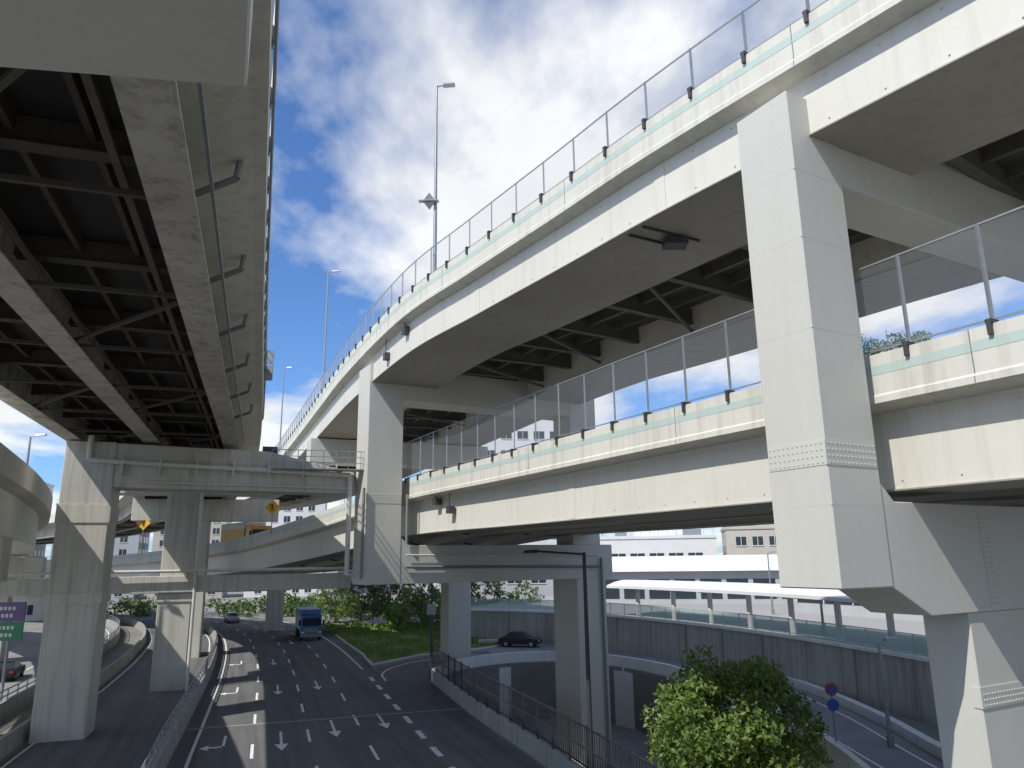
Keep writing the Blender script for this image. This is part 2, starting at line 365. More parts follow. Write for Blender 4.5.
g=group("single_column_pier"); m=MB()
a=math.radians(24); E1=(math.cos(a),math.sin(a)); E2=(-math.sin(a),math.cos(a))
C=(-6.1,70.5); m.obox(C,E1,E2,0,2.2,0,2.2,-1,17.6); m.obox(C,E1,E2,-13,4,0,2.2,17.6,19.75); m.obox(C,E1,E2,-5,8,.1,2.1,8.2,10.0)
m.build("column_and_beams",PIERC,g,.03)
g=group("left_portal_pier"); a=math.radians(17.6); c1=(math.cos(a),math.sin(a)); c2=(-math.sin(a),math.cos(a)); C=(-25.4,41.6)
m=MB(); m.obox(C,c1,c2,0,2.6,0,2.4,-2,15.9); m.build("column",PIERL,g,.04)
m=MB(); m.vprism(C,c1,c2,[(2.59,13.3),(16.2,13.1),(16.2,14.4),(11,15.6),(2.59,15.85)],.1,2.3); m.build("cross_beam",PIERL,g,.03)
m=MB(); m.obox(C,c1,c2,-.1,2.7,-.1,2.5,6.9,7.5); m.obox(C,c1,c2,-.06,2.66,-.06,2.46,11.3,12.3); m.build("column_bands",PIERL,g)
m=MB()
def PL(s,t,z): return (C[0]+c1[0]*s+c2[0]*t,C[1]+c1[1]*s+c2[1]*t,z)
m.cyl(PL(1.3,-.2,14.8),PL(15.9,-.2,14.2),.15); m.cyl(PL(15.9,-.2,14.2),PL(15.9,-.2,8.2),.15); m.cyl(PL(1.3,-.2,14.8),PL(1.3,-.2,16.2),.15)
m.cyl(PL(15.9,-.2,8.2),PL(22,1.6,8.0),.12)
m.cyl(PL(4,-.12,13.6),PL(15.9,-.12,13.4),.06)
for s in range(3,16,2): m.obox(C,c1,c2,s,s+.08,-.36,.1,14.0,14.9)
m.build("drain_pipes",PIPE,g)
m=MB()
for s in (6.6,10.6,3.0): m.obox(C,c1,c2,s,s+.9,.5,1.6,15.5,15.97)
m.build("bearings",DARKS,g)
g=group("maintenance_walkway"); m=MB(); m.obox(C,c1,c2,11.2,17.2,-1.0,.0,14.45,14.52)
for s in np.arange(11.2,17.21,.75):
    m.obox(C,c1,c2,s-.02,s+.02,-1.0,-.96,14.52,15.6)
for z in (14.85,15.2,15.58): m.obox(C,c1,c2,11.2,17.2,-1.0,-.96,z,z+.04)
m.build("platform_and_railing",STEEL,g)
g=group("ramp_pier"); m=MB(); C=(-26.5,57); m.obox(C,c1,c2,0,2.3,0,2.2,-1,15.0); m.obox(C,c1,c2,-4,8,.05,2.15,14.2,16); m.build("column_and_cap",PIERL,g,.04)
m=MB(); m.obox(C,c1,c2,-.08,2.38,-.08,2.28,6.2,6.8); m.obox(C,c1,c2,-11,14,-.3,-.02,6.9,8.1); m.build("low_tie_beam",PIERL,g,.03)
m=MB(); m.cyl((-24.0,57.4,0),(-24.0,57.4,14.4),.12); m.cyl((-36.5,53.0,8.45),(-13.5,60.4,8.45),.12); m.build("drain_pipe",PIPE,g)
g=group("ramp_pier"); m=MB(); C=(-33.3,76); m.obox(C,c1,c2,0,2.3,0,2.2,-1,13.2); m.obox(C,c1,c2,-5,9,.05,2.15,13.2,15.4); m.obox(C,c1,c2,-12,14,.3,1.6,6.6,7.7); m.build("column_and_cap",PIERL,g,.04)
g=group("ramp_pier"); m=MB(); C=(-46,100); m.obox(C,c1,c2,0,2.3,0,2.2,-1,8); m.obox(C,c1,c2,-4,16,.05,2.15,5.2,6.8);m.obox(C,c1,c2,13,15.3,0,2.2,-1,5.2); m.build("column_and_cap",PIERL,g,.04)

# ---------------------------------------------------------------- lamps / posts
def lamp(p,h,double=False,tilt=0):
    g=group("street_lamp"); m=MB(); x,y,z=p
    m.cyl((x,y,z),(x,y,z+h),.11,.06,12); m.cyl((x,y,z),(x,y,z+.5),.17,.17,12)
    m.build("pole",STEEL,g)
    m=MB()
    for s in ((-1,1) if double else (1,)):
        m.cyl((x,y,z+h-.05),(x+s*.5,y+.1,z+h+.1),.04); m.hexa([(x+s*.35,y-.1,z+h+.03),(x+s*1.0,y-.1,z+h+.08),(x+s*1.0,y+.25,z+h+.08),(x+s*.35,y+.25,z+h+.03)],[(x+s*.35,y-.05,z+h+.15),(x+s*.95,y-.05,z+h+.18),(x+s*.95,y+.2,z+h+.18),(x+s*.35,y+.2,z+h+.15)])
    m.build("lantern",STEEL,g); return g
gl=lamp((-3.9,35.7,22.8),11.5)
m=MB(); m.cyl((-4.2,35.6,27.2),(-3.9,35.7,27.2),.03); 
m.add([(-4.55,35.5,27.3),(-4.2,35.4,27.75),(-3.85,35.5,27.3),(-4.2,35.6,26.85)],[(0,1,2,3)])
m.beam((-4.75,35.5,27.3),(-3.7,35.5,27.3),.3,.05); m.build("diamond_reflector",STEEL,gl)
lamp((-17.0,64.8,22.8),12.5); lamp((-30.5,96,22.8),11.5); lamp((-44,124,22.8),11.5)
lamp((-33,50,14),3.6)
lamp((26,78,3.2),6); lamp((17.9,38.5,0),4.8); lamp((23,58,3.2),5)
g=group("dark_lamp_post"); m=MB(); m.cyl((3.9,42.5,-4.6),(3.9,42.5,9.3),.15,.10,12); m.cyl((3.9,42.5,9.2),(1.2,42.4,9.4),.06); m.build("pole_and_arm",DARKS,g)
m=MB(); m.hexa([(.5,42.25,9.3),(1.3,42.25,9.3),(1.3,42.55,9.3),(.5,42.55,9.3)],[(.55,42.3,9.45),(1.3,42.3,9.5),(1.3,42.5,9.5),(.55,42.5,9.45)]); m.build("lantern",DARKS,g)

# ---------------------------------------------------------------- ground
m=MB(); m.add([(-4000,-4000,-4.6),(4000,-4000,-4.6),(4000,4000,-4.6),(-4000,4000,-4.6)],[(0,1,2,3)]); m.build("ground",GROUND)
inner=[(-6.2,60),(-4.6,65.5),(-1,69.3),(4,70),(9,66),(12.6,58),(14.2,47),(14.0,36),(13.4,20),(20,-5),(30,-60)]
plat=[(-4000,-60),(22,-60),(14,-5),(8.5,12),(4.9,25),(1.7,35.7),(-2.4,47.4)]+inner+[(4000,-60),(4000,4000),(-4000,4000)]
m=MB(); m.prism(plat,-4.55,0); o=m.build("terrain",GROUND)
bm=bmesh.new(); bm.from_mesh(o.data); bmesh.ops.triangulate(bm,faces=[f for f in bm.faces if len(f.verts)>4]); bm.to_mesh(o.data); bm.free()
ml_ctrl=[(0,-25,0),(-2.5,-10,0),(-6.6,10,0),(-11.1,25,0),(-15.0,36.5,0),(-18.4,47,0),(-24.3,65,0),(-30.8,83,0),(-38,100,0),(-48,118,0),(-63,136,0),(-86,154,0),(-120,168,0)]
frM=path(ml_ctrl,.5)
def ribbon(m,fr,o1,o2,z): m.sweep(fr,[(o1,z),(o2,z)],closed=False)
m=MB(); ribbon(m,frM[::2],-.9,12.3,.004); m.build("main_road",ASPH)
m=MB(); m.add([(x,y,.008) for x,y in [(9.8,0),(13.4,-5),(8.0,12),(4.4,25),(1.2,35.7),(-2.8,47.4),(-6.6,60),(-5.2,66.5),(-1.4,70.2),(2,71),(3,80),(-4,78.5),(-9,74.5),(-12,68),(-11.6,60),(-8.5,50),(-4,36),(0,25),(5,8)]],[tuple(range(19))]); o=m.build("branch_road",ASPH)
bm=bmesh.new(); bm.from_mesh(o.data); bmesh.ops.triangulate(bm,faces=bm.faces[:]); bm.to_mesh(o.data); bm.free()
def smooth2(pts,z,step=1): return path([(x,y,z) for x,y in pts],step)
out_pts=[(-4,84),(4,84.5),(9,82),(14,75.5),(17.3,67),(19.4,54.2),(19.6,44),(18.8,35.3),(18,22),(24,0),(34,-40)]
in_pts=[(-1,69.8),(2,71),(4.5,70.2),(9.3,66),(11.5,62),(13.1,56),(14.4,46),(14.3,36),(13.8,22),(20.3,-3),(30,-45)]
fo=smooth2(out_pts,0,1); fi=smooth2(in_pts,0,1)
m=MB(); K=120; vs=[]
for k in range(K+1):
    a=fi[int(k/K*(len(fi)-1))][0]; b=fo[int(k/K*(len(fo)-1))][0]; vs+=[(a.x,a.y,.012),(b.x,b.y,.012)]
m.add(vs,[(2*k,2*k+1,2*k+3,2*k+2) for k in range(K)]); m.build("ramp_road",ASPH2)
g=group("ramp_curb_barrier"); m=MB(); m.sweep(fo,[(-.1,0),(0,.55),(-.45,.55),(-.5,0)]); m.build("barrier",WHITEC,g)
g=group("ramp_parapet_wall"); m=MB()
fi2=smooth2([(-6.4,60.2),(-5.0,65.5),(-1.2,69.5),(4,70.4),(9.2,66),(12.8,58),(14.3,47),(14.15,36),(13.6,21),(20.1,-4.5),(30,-55)],0)
m.sweep(fi2,[(-.12,-.3),(.18,-.3),(.18,.85),(-.12,.85)]); m.build("parapet",WHITEC,g)
m=MB(); 
fb2=smooth2([(-6.3,60.1),(-4.9,65.5),(-1.1,69.4),(4,70.2),(9.1,66),(12.7,58),(14.25,47),(14.1,36),(13.55,21)],0)
m.sweep(fb2,[(.0,-4.6),(.3,-4.6),(.3,-.31),(.0,-.31)]); m.build("retaining_wall",WHITEC,g)
m=MB(); 
for y,x in ((67.2,7.2),(61.0,11.3)): m.cyl((x,y,-4.5),(x,y,-.2),.08)
m.build("downpipe",PIPE,g)
g=group("road_markings"); m=MB()
ribbon(m,frM[::2],-.08,.08,.012)
right0=iy(frM,63)
ribbon(m,frM[right0::2],11.15,11.32,.012)
for o in (2.8,5.6,8.4):
    ph={2.8:0,5.6:5,8.4:11}[o]
    for i in range(ph,len(frM)-12,16): ribbon(m,frM[i:i+7],o-.075,o+.075,.0125)
for i in range(2,right0-12,8): ribbon(m,frM[i:i+5],11.1,11.4,.0125)
ec=path([(-10.0,60.5,0),(-10.9,64,0),(-10.6,68,0),(-8.6,72,0),(-4.5,75.2,0),(2,77,0)],1); ribbon(m,ec,-.08,.08,.013)
def arrow(i,o,kind,flip=1):
    f=frM[i]; t=Vector((*f[1],0)); r=Vector((*f[2],0)); c=f[0]+r*o
    def A(pts): m.add([c+r*x*flip+t*y+Vector((0,0,.014)) for x,y in pts],[tuple(range(len(pts)))])
    if 's' in kind:
        A([(-.07,0),(.07,0),(.07,3),(-.07,3)]); A([(-.35,0),(0,-1.4),(.35,0)])
    if 't' in kind:
        A([(-.07,.6),(.07,.6),(.07,3),(-.07,3)]); A([(-.07,.6),(-.07,.3),(-.7,.3),(-.7,.6)]); A([(-.7,1.0),(-.7,-.1),(-1.15,.45)])
for y,o,kk in ((39,1.4,'t'),(39,4.2,'s'),(41,7.0,'s'),(42,9.8,'s'),(55,1.4,'t'),(55,4.2,'s'),(56,7,'s'),(70,1.4,'t'),(70,4.2,'s'),(86,7,'s')):
    arrow(iy(frM,y),o,kk)
m.build("lane_lines_and_arrows",MARK,g)
m=MB(); f=frM[iy(frM,44.5)]
m.obox((f[0].x,f[0].y),f[2],f[1],-.8,16.2,-.16,.16,.009,.016)
m.build("expansion_joint",simple("joint_concrete",(.28,.28,.27),.8),g)
m=MB(); ribbon(m,smooth2([(15.2,22),(15.7,36),(15.6,46),(14.3,57),(12.7,63),(10,68),(4.5,72.5)],0),0,.12,.02); ribbon(m,smooth2([(17.3,22),(18.0,36),(18.7,46),(18.3,56),(16.2,67),(13,74.5),(8,80.5)],0),0,.12,.02)
m.build("ramp_edge_lines",MARK,g)
m=MB()
for i,a,b,L in ((iy(frM,58),2.95,5.4,22),(iy(frM,76),5.75,8.2,30),(iy(frM,40),8.6,10.9,14)): ribbon(m,frM[i:i+L:2],a,b,.0075)
m.build("asphalt_patch",asphalt("patched_asphalt",(.11,.11,.112)))
cr=[(13.4,-5),(8.0,12),(4.5,25),(1.35,35.7),(-2.65,47.4),(-6.5,60)]
fF=path([(x,y,0) for x,y in cr],.25)
g=group("roadside_picket_fence"); m=MB(); m.sweep(fF[::4],[(-.02,0),(.24,0),(.24,.85),(-.02,.85)]); m.build("base_wall",WALLC,g)
m=MB()
for i,f in enumerate(fF):
    p=at(fF,i,.1,.85); 
    if i%8==0: m.beam(p,p+Vector((0,0,1.75)),.08,.08)
    else: m.beam(p+Vector((0,0,.1)),p+Vector((0,0,1.65)),.03,.04)
for h in (1.0,1.65,2.45): m.sweep(fF[::4],[(.08,h),(.13,h),(.13,h+.06),(.08,h+.06)])
m.build("pickets_and_rails",GREENF,g)
g=group("utility_pole"); m=MB(); m.cyl((-6.6,61,0),(-6.6,61,7.2),.12,.09); m.build("pole",DARKS,g)
m=MB(); m.box(-6.95,-6.25,60.8,60.9,4.8,5.6); m.build("bracket_box",STEEL,g)
g=group("road_barrier_fence"); m=MB(); m.sweep(frM[::2],[(-1.25,0),(-.85,0),(-.95,.9),(-1.15,.9)]); m.build("concrete_barrier",WALLC,g)
m=MB()
for i in range(0,220,3): p=at(frM,i,-1.05,.9); m.beam(p,p+Vector((0,0,.9)),.06,.06)
for h in (1.2,1.5,1.8): m.sweep(frM[:220:2],[(-1.07,h),(-1.02,h),(-1.02,h+.05),(-1.07,h+.05)])
m.build("rails",STEEL,g)
m=MB(); m.sweep(frM[:220:2],[(-1.045,.92),(-1.045,1.75)],closed=False); m.build("mesh",WIRE,g)
m=MB(); ribbon(m,frM[::2],-8.5,-1.3,.006); m.build("left_road",ASPH)
m=MB(); ribbon(m,frM[::2],-22,-12,.006); m.build("far_left_road",ASPH2)
m=MB(); ribbon(m,frM[::2],-1.75,-1.62,.014); ribbon(m,frM[::2],-8.1,-7.97,.014); ribbon(m,frM[::2],-13,-12.85,.014)
for i in range(0,len(frM)-12,16): ribbon(m,frM[i:i+7],-16.6,-16.45,.014)
m.build("left_edge_lines",MARK,bpy.data.objects["road_markings"])
g=group("left_median_barrier"); m=MB(); m.sweep(frM[::2],[(-9.0,0),(-8.6,0),(-8.7,.9),(-8.9,.9)]); m.sweep(frM[::2],[(-12.0,0),(-11.6,0),(-11.7,1.0),(-11.9,1.0)]); m.build("barriers",WALLC,g)
m=MB()
for h in (1.25,1.6): m.sweep(frM[::2],[(-11.83,h),(-11.77,h),(-11.77,h+.06),(-11.83,h+.06)])
for i in range(0,len(frM),4): p=at(frM,i,-11.8,1.0); m.beam(p,p+Vector((0,0,.65)),.06,.06)
m.build("guard_rails",STEEL,g)
m=MB(); ribbon(m,frM[::2],-11.55,-9.05,.01); m.build("median_soil",GROUND)

# ---------------------------------------------------------------- station side (right)
WZ=3.2
wp=[(30,5),(26.5,20),(24.6,30),(22.8,41),(21.4,48),(18.9,57.5),(14.8,68),(9,78),(1,86),(-9,91)]
fw=smooth2(wp,0)
g=group("retaining_wall"); m=MB(); m.sweep(fw,[(0,0),(.35,0),(.5,WZ),(.15,WZ)]); m.build("wall",WALLC,g)
m=MB(); m.sweep(fw,[(.05,WZ),(.6,WZ),(.6,WZ+.2),(.05,WZ+.2)]); m.build("coping",WHITEC,g)
m=MB()
for i in range(0,len(fw),5):
    f=fw[i]; m.obox((f[0].x,f[0].y),f[2],f[1],-.03,.12,-.03,.03,.2,WZ-.02)
m.build("wall_joint_ribs",WALLC,g)
g=group("teal_fence"); m=MB(); mm=MB()
for i in range(0,len(fw),2): p=at(fw,i,.35,WZ+.2); m.beam(p,p+Vector((0,0,1.15)),.06,.06)
for h in (WZ+.3,WZ+1.3): m.sweep(fw,[(.32,h),(.38,h),(.38,h+.05),(.32,h+.05)])
mm.sweep(fw,[(.35,WZ+.35),(.35,WZ+1.3)],closed=False)
m.build("posts_and_rails",TEAL,g); mm.build("panels",TEALF,g)
m=MB(); ribbon(m,fw,.45,45,WZ)
m.build("plaza_pavement",simple("plaza_paving",(.36,.35,.33),.8))
g=group("station_canopy"); m=MB(); mr=MB()
for i in range(4,len(fw)-24,5):
    p=at(fw,i,2.2,WZ); m.cyl(p,p+Vector((0,0,3.0)),.22,n=14)
m.build("columns",WHITEP,g)
seg=fw[2:-22]
mr.sweep(seg,[(.9,WZ+3.0),(2.2,WZ+3.35),(3.5,WZ+3.5),(5.2,WZ+3.45),(6.8,WZ+3.2),(6.8,WZ+2.95),(5.2,WZ+3.2),(3.5,WZ+3.25),(2.2,WZ+3.1),(.9,WZ+2.75)]); mr.build("roof",ROOFW,g)
m=MB()
for i in range(2,len(fw)-22,2): m.beam(at(fw,i,1.0,WZ+2.75),at(fw,i,6.5,WZ+2.9),.1,.14)
m.build("roof_ribs",STEEL,g)
def building(name,cx,cy,w,d,z0,z1,ang=0,fl=3.4,bay=3.0,mat=WHITEP,win=(1.7,1.6),strip=False):
    g=group(name); a=math.radians(ang); E1=(math.cos(a),math.sin(a)); E2=(-math.sin(a),math.cos(a)); C=(cx,cy)
    m=MB(); m.obox(C,E1,E2,-w/2,w/2,0,d,z0,z1); m.obox(C,E1,E2,-w/2-.15,w/2+.15,-.15,d+.15,z1,z1+.5); m.obox(C,E1,E2,-w/6,w/6,d*.3,d*.7,z1+.5,z1+2.2); m.build("walls",mat,g)
    m=MB(); m.obox(C,E1,E2,-w/3,-w/3+2,d*.3,d*.3+2,z1+.5,z1+1.9); m.obox(C,E1,E2,w/4,w/4+3,d*.2,d*.2+1.5,z1+.5,z1+1.6); m.obox(C,E1,E2,-w/2+1,-w/2+1.15,1,1.15,z1+.5,z1+4)
    for q in np.arange(-w/2,w/2,1.5): m.obox(C,E1,E2,q,q+.05,0,.05,z1+.5,z1+1.5)
    m.obox(C,E1,E2,-w/2,w/2,0,.05,z1+1.45,z1+1.5); m.build("rooftop_units_and_railing",STEEL,g)
    mg=MB(); mf=MB(); nf=int((z1-z0)/fl)
    for k in range(nf):
        z=z0+k*fl+1.0
        if strip:
            mg.obox(C,E1,E2,-w/2+.8,w/2-.8,-.03,.05,z,z+win[1])
            for q in np.arange(-w/2+.8,w/2-.7,bay): mf.obox(C,E1,E2,q-.05,q+.05,-.07,.0,z,z+win[1])
        else:
            nb=int((w-1)/bay)
            for j in range(nb):
                q=-w/2+(w-nb*bay)/2+j*bay+bay/2
                mg.obox(C,E1,E2,q-win[0]/2,q+win[0]/2,-.03,.05,z,z+win[1]); mf.obox(C,E1,E2,q-.04,q+.04,-.06,.0,z,z+win[1]); mf.obox(C,E1,E2,q-win[0]/2-.1,q+win[0]/2+.1,-.12,.0,z-.12,z-.003)
        nb=int((d-1)/bay)
        for sx in (-w/2,w/2):
            for j in range(nb):
                q=(d-nb*bay)/2+j*bay+bay/2
                mg.obox(C,E1,E2,sx-.03,sx+.03,q-win[0]/2,q+win[0]/2,z,z+win[1])
    mg.build("windows",GLASS,g); mf.build("window_frames_and_sills",WHITEP,g); return g
TANW=simple("tan_wall",(.50,.46,.39),.8,var=.1,scale=.5); GREYW=simple("grey_wall",(.42,.43,.44),.8,var=.1,scale=.5)
building("station_building",37,66,34,10,WZ,6.9,-62,3.6,3.4,GREYW,(2.6,2.2),True)
g=group("curved_roof_hall"); m=MB(); a=math.radians(-14); E1=(math.cos(a),math.sin(a)); E2=(-math.sin(a),math.cos(a)); C=(10,100)
m.obox(C,E1,E2,0,30,0,12,0,7.2); m.build("walls",GREYW,g)
arc=[(q*6.9-.3,7.2+1.9*math.sin(math.pi*q/2)) for q in np.linspace(0,2,17)]
vs=[];
m=MB()
for s in (-.6,30.6):
    for (t,z) in arc: vs.append((C[0]+E1[0]*s+E2[0]*(t-.5),C[1]+E1[1]*s+E2[1]*(t-.5),z))
n=len(arc); m.add(vs,[(i,i+1,n+i+1,n+i) for i in range(n-1)]+[tuple(range(n)),tuple(range(2*n-1,n-1,-1))]+[(0,n,2*n-1,n-1)]); m.build("barrel_roof",ROOFW,g)
m=MB()
for q in range(9): m.obox(C,E1,E2,1+q*3.2,3.6+q*3.2,-.04,.04,3.8,6.2)
m.build("windows",GLASS,g)
building("white_office_building",24,128,20,14,0,12.0,-6,3.6,3.2,WHITEP,(2.4,1.4))
building("office_building",42,122,15,12,0,13.2,-12,3.2,2.6,TANW,(1.6,1.4))
building("office_building",55,125,12,12,0,11,-12,3.2,2.6,WHITEP,(1.6,1.4))
building("large_white_building",-3,150,30,20,0,38,8,4,3.4,WHITEP,(2.2,1.6))
building("grey_office_building",62,150,34,20,0,15,-10,3.5,3.2,GREYW)
building("apartment_block",58,100,11,14,0,36.5,-20,3.1,3.2,TANW)
building("apartment_block",-62,205,20,14,0,29,12,3.1,3.2,WHITEP)
building("apartment_block",-86,200,18,14,0,27,15,3.1,3.2,TANW)
building("office_building",-108,195,20,18,0,24,18,3.4,3.2,GREYW)
building("office_building",-130,185,18,18,0,30,18,3.4,3.2,WHITEP)
building("office_building",-42,225,20,16,0,25,8,3.4,3.2,GREYW)
building("warehouse",-95,120,40,16,0,9,30,4,4,WHITEP)
building("warehouse",2,128,26,14,0,8,-4,4,4,GREYW,(2.4,1.4))

# ---------------------------------------------------------------- foliage
def leafmass(name,clumps,per,size,mat,parent=None):
    V=[];T=[]
    for (x,y,z,r) in clumps:
        n=max(4,int(per*r*r)); d=np.random.normal(size=(n,3)); d/=np.linalg.norm(d,axis=1)[:,None]
        rad=r*(.55+.5*np.random.rand(n,1)); c=np.array([x,y,z])+d*rad*np.array([1,1,.8])
        a=np.random.normal(size=(n,3))+d*.6; a/=np.linalg.norm(a,axis=1)[:,None]
        b=np.cross(a,np.random.normal(size=(n,3))); b/=np.linalg.norm(b,axis=1)[:,None]
        cc=np.cross(a,b); s=size*(.6+.8*np.random.rand(n,1))
        q=np.stack([c-b*s*.9,c+cc*s*.45,c+b*s*.9,c-cc*s*.45],1); V.append(q.reshape(-1,3))
        t=random.random()*.5; T.append(np.clip(t+.5*np.random.rand(n),0,1))
    V=np.concatenate(V);T=np.concatenate(T);n=len(T)
    me=bpy.data.meshes.new(name); me.vertices.add(n*4); me.vertices.foreach_set("co",V.ravel())
    me.loops.add(n*4); me.loops.foreach_set("vertex_index",np.arange(n*4)); me.polygons.add(n)
    me.polygons.foreach_set("loop_start",np.arange(0,n*4,4)); me.polygons.foreach_set("loop_total",np.full(n,4)); me.update()
    at_=me.attributes.new("tint",'FLOAT','FACE'); at_.data.foreach_set("value",T.astype(np.float32))
    me.materials.append(mat); o=bpy.data.objects.new(name,me); COL.objects.link(o); o.parent=parent; return o
def tree(name,x,y,z,H,R,zc,mat,nc=60,per=120,size=.13,trunk=.16):
    g=group(name); m=MB(); m.cyl((x,y,z),(x+.1,y,zc),trunk,trunk*.6)
    cl=[]
    for i in range(nc):
        while True:
            d=np.random.uniform(-1,1,3)
            if .2<np.linalg.norm(d)<1: break
        l=np.linalg.norm(d); d=d/l*(l**.6)
        k=R*(.72+.38*random.random())
        cx,cy,cz=x+d[0]*k,y+d[1]*k,zc+d[2]*(H/2)*(.85+.3*random.random())
        cl.append((cx,cy,cz,R*random.uniform(.13,.27)))
        if i%4==0: m.cyl((x+.05,y,zc-H*.3),(cx,cy,cz),trunk*.35,trunk*.1,6)
    m.build("trunk_and_limbs",BARK,g); leafmass("leaves",cl,per,size,mat,g); return g
tree("broadleaf_tree",9.1,33.8,-4.5,5.7,3.4,1.7,LEAF,nc=190,per=260,size=.13)
for (x,y,H,R,mt) in ((-22,110,6.5,3.2,LEAF2),(-17.5,112,7,3.6,LEAF2),(-13,107,6,3.2,LEAF),(-8.5,113,7.5,3.8,LEAF2),(-3.5,109,6,3.2,LEAF2),(-27,116,5.5,3.2,LEAF),(1.5,105,5.5,2.8,LEAF2),(-15,100,4,2.3,LEAF),(-9.5,101,4.5,2.4,LEAF)):
    tree("roadside_tree",x,y,0,H,R,H*.52,mt,nc=60,per=62,size=.25)
cl=[]
for i in range(110):
    t=random.random(); cl.append((-75+t*72+random.uniform(-3,3),140+random.uniform(-4,6)-t*12,random.uniform(.6,2.4),random.uniform(1.0,2.0)))
leafmass("distant_hedge",cl,20,.4,LEAF2)
cl=[]
for i in range(60): cl.append((random.uniform(-26,0),random.uniform(96,106),random.uniform(.2,.9),random.uniform(.6,1.2)))
leafmass("shrubs",cl,60,.18,LEAF)
cl=[(55+random.uniform(-4,6),101+random.uniform(0,8),37.4+random.uniform(0,1.8),random.uniform(.8,1.6)) for i in range(30)]
leafmass("rooftop_garden",cl,60,.22,LEAF2)
gp=[(-12.7,69),(-15.2,77),(-20.8,92),(-27.5,110),(-6,116),(3,98),(1.5,86),(-4,79.8),(-9.3,75.5)]
g=group("grass_verge"); m=MB(); m.prism(gp,.0,.14); m.build("curb",WHITEC,g)
cx=sum(p[0] for p in gp)/len(gp); cy=sum(p[1] for p in gp)/len(gp)
gi=[(cx+(x-cx)*.975,cy+(y-cy)*.975) for x,y in gp]; m=MB(); m.prism(gi,.1,.17); m.build("turf",simple("turf",(.17,.26,.06),.9,var=.5,scale=1),g)
def inside(x,y,P):
    c=False;j=len(P)-1
    for i in range(len(P)):
        if (P[i][1]>y)!=(P[j][1]>y) and x<(P[j][0]-P[i][0])*(y-P[i][1])/(P[j][1]-P[i][1])+P[i][0]: c=not c
        j=i
    return c
V=[];T=[]
while len(T)<14000:
    x=random.uniform(-27,3);y=random.uniform(69,115)
    if not inside(x,y,gi): continue
    h=random.uniform(.1,.3)*(1+.8*math.sin(x*.9)*math.sin(y*.6)); a=random.uniform(0,6.28); w=.09
    V+=[(x-math.cos(a)*w,y-math.sin(a)*w,.15),(x+math.cos(a)*w,y+math.sin(a)*w,.15),(x+random.uniform(-.15,.15),y+random.uniform(-.15,.15),.15+h)]; T.append(random.random())
me=bpy.data.meshes.new("grass"); me.from_pydata(V,[],[(3*i,3*i+1,3*i+2) for i in range(len(T))]); a_=me.attributes.new("tint",'FLOAT','FACE'); a_.data.foreach_set("value",T); me.materials.append(GRASSM)
o=bpy.data.objects.new("grass_blades",me); COL.objects.link(o); o.parent=g

# ---------------------------------------------------------------- vehicles
TYRE=simple("tyre_rubber",(.02,.02,.02),.8); CHROME=simple("wheel_metal",(.5,.5,.5),.3,.8); LIGHTW=simple("headlight_glass",(.8,.8,.78),.15); LIGHTR=simple("tail_light_red",(.5,.02,.02),.2)
def car(name,loc,ang,col):
    g=group(name); paint=simple(name+"_paint",col,.25,.2,.03)
    def P(m,poly,w0,w1):
        n=len(poly); vs=[]
        for s in(-1,1):
            for (x,z) in poly:
                w=w0 if z<.85 else w0+(w1-w0)*(z-.85)/.6
                vs.append((s*w,x,z))
        fs=[(i,(i+1)%n,n+(i+1)%n,n+i) for i in range(n)]+[tuple(range(n-1,-1,-1)),tuple(range(n,2*n))]; m.add(vs,fs)
    m=MB(); P(m,[(-2.15,.3),(-2.2,.6),(-2.1,.85),(-1.1,.95),(1.5,.98),(2.1,.92),(2.2,.55),(2.12,.28)],.86,.84); m.build("body",paint,g,.06)
    m=MB(); P(m,[(-1.15,.93),(-.35,1.42),(1.0,1.45),(1.75,.96)],.80,.62); m.build("glasshouse",GLASS,g,.03)
    m=MB(); P(m,[(-.4,1.415),(-.3,1.46),(.95,1.49),(1.08,1.44)],.66,.62); m.build("roof",paint,g)
    m=MB()
    for x in(-1,1):
        for y in(-1.35,1.35): m.cyl((x*.66,y,.32),(x*.88,y,.32),.32,n=16)
    m.build("tyres",TYRE,g)
    m=MB()
    for x in(-1,1):
        for y in(-1.35,1.35): m.cyl((x*.87,y,.32),(x*.895,y,.32),.19,n=12)
    m.build("wheel_rims",CHROME,g)
    m=MB()
    for x in(-1,1): m.box(x*.68-.14,x*.68+.14,-2.2,-2.1,.62,.76)
    m.build("headlights",LIGHTW,g)
    m=MB()
    for x in(-1,1): m.box(x*.68-.14,x*.68+.14,2.1,2.21,.68,.84)
    m.build("tail_lights",LIGHTR,g)
    g.location=loc; g.rotation_euler=(0,0,math.radians(ang)); return g
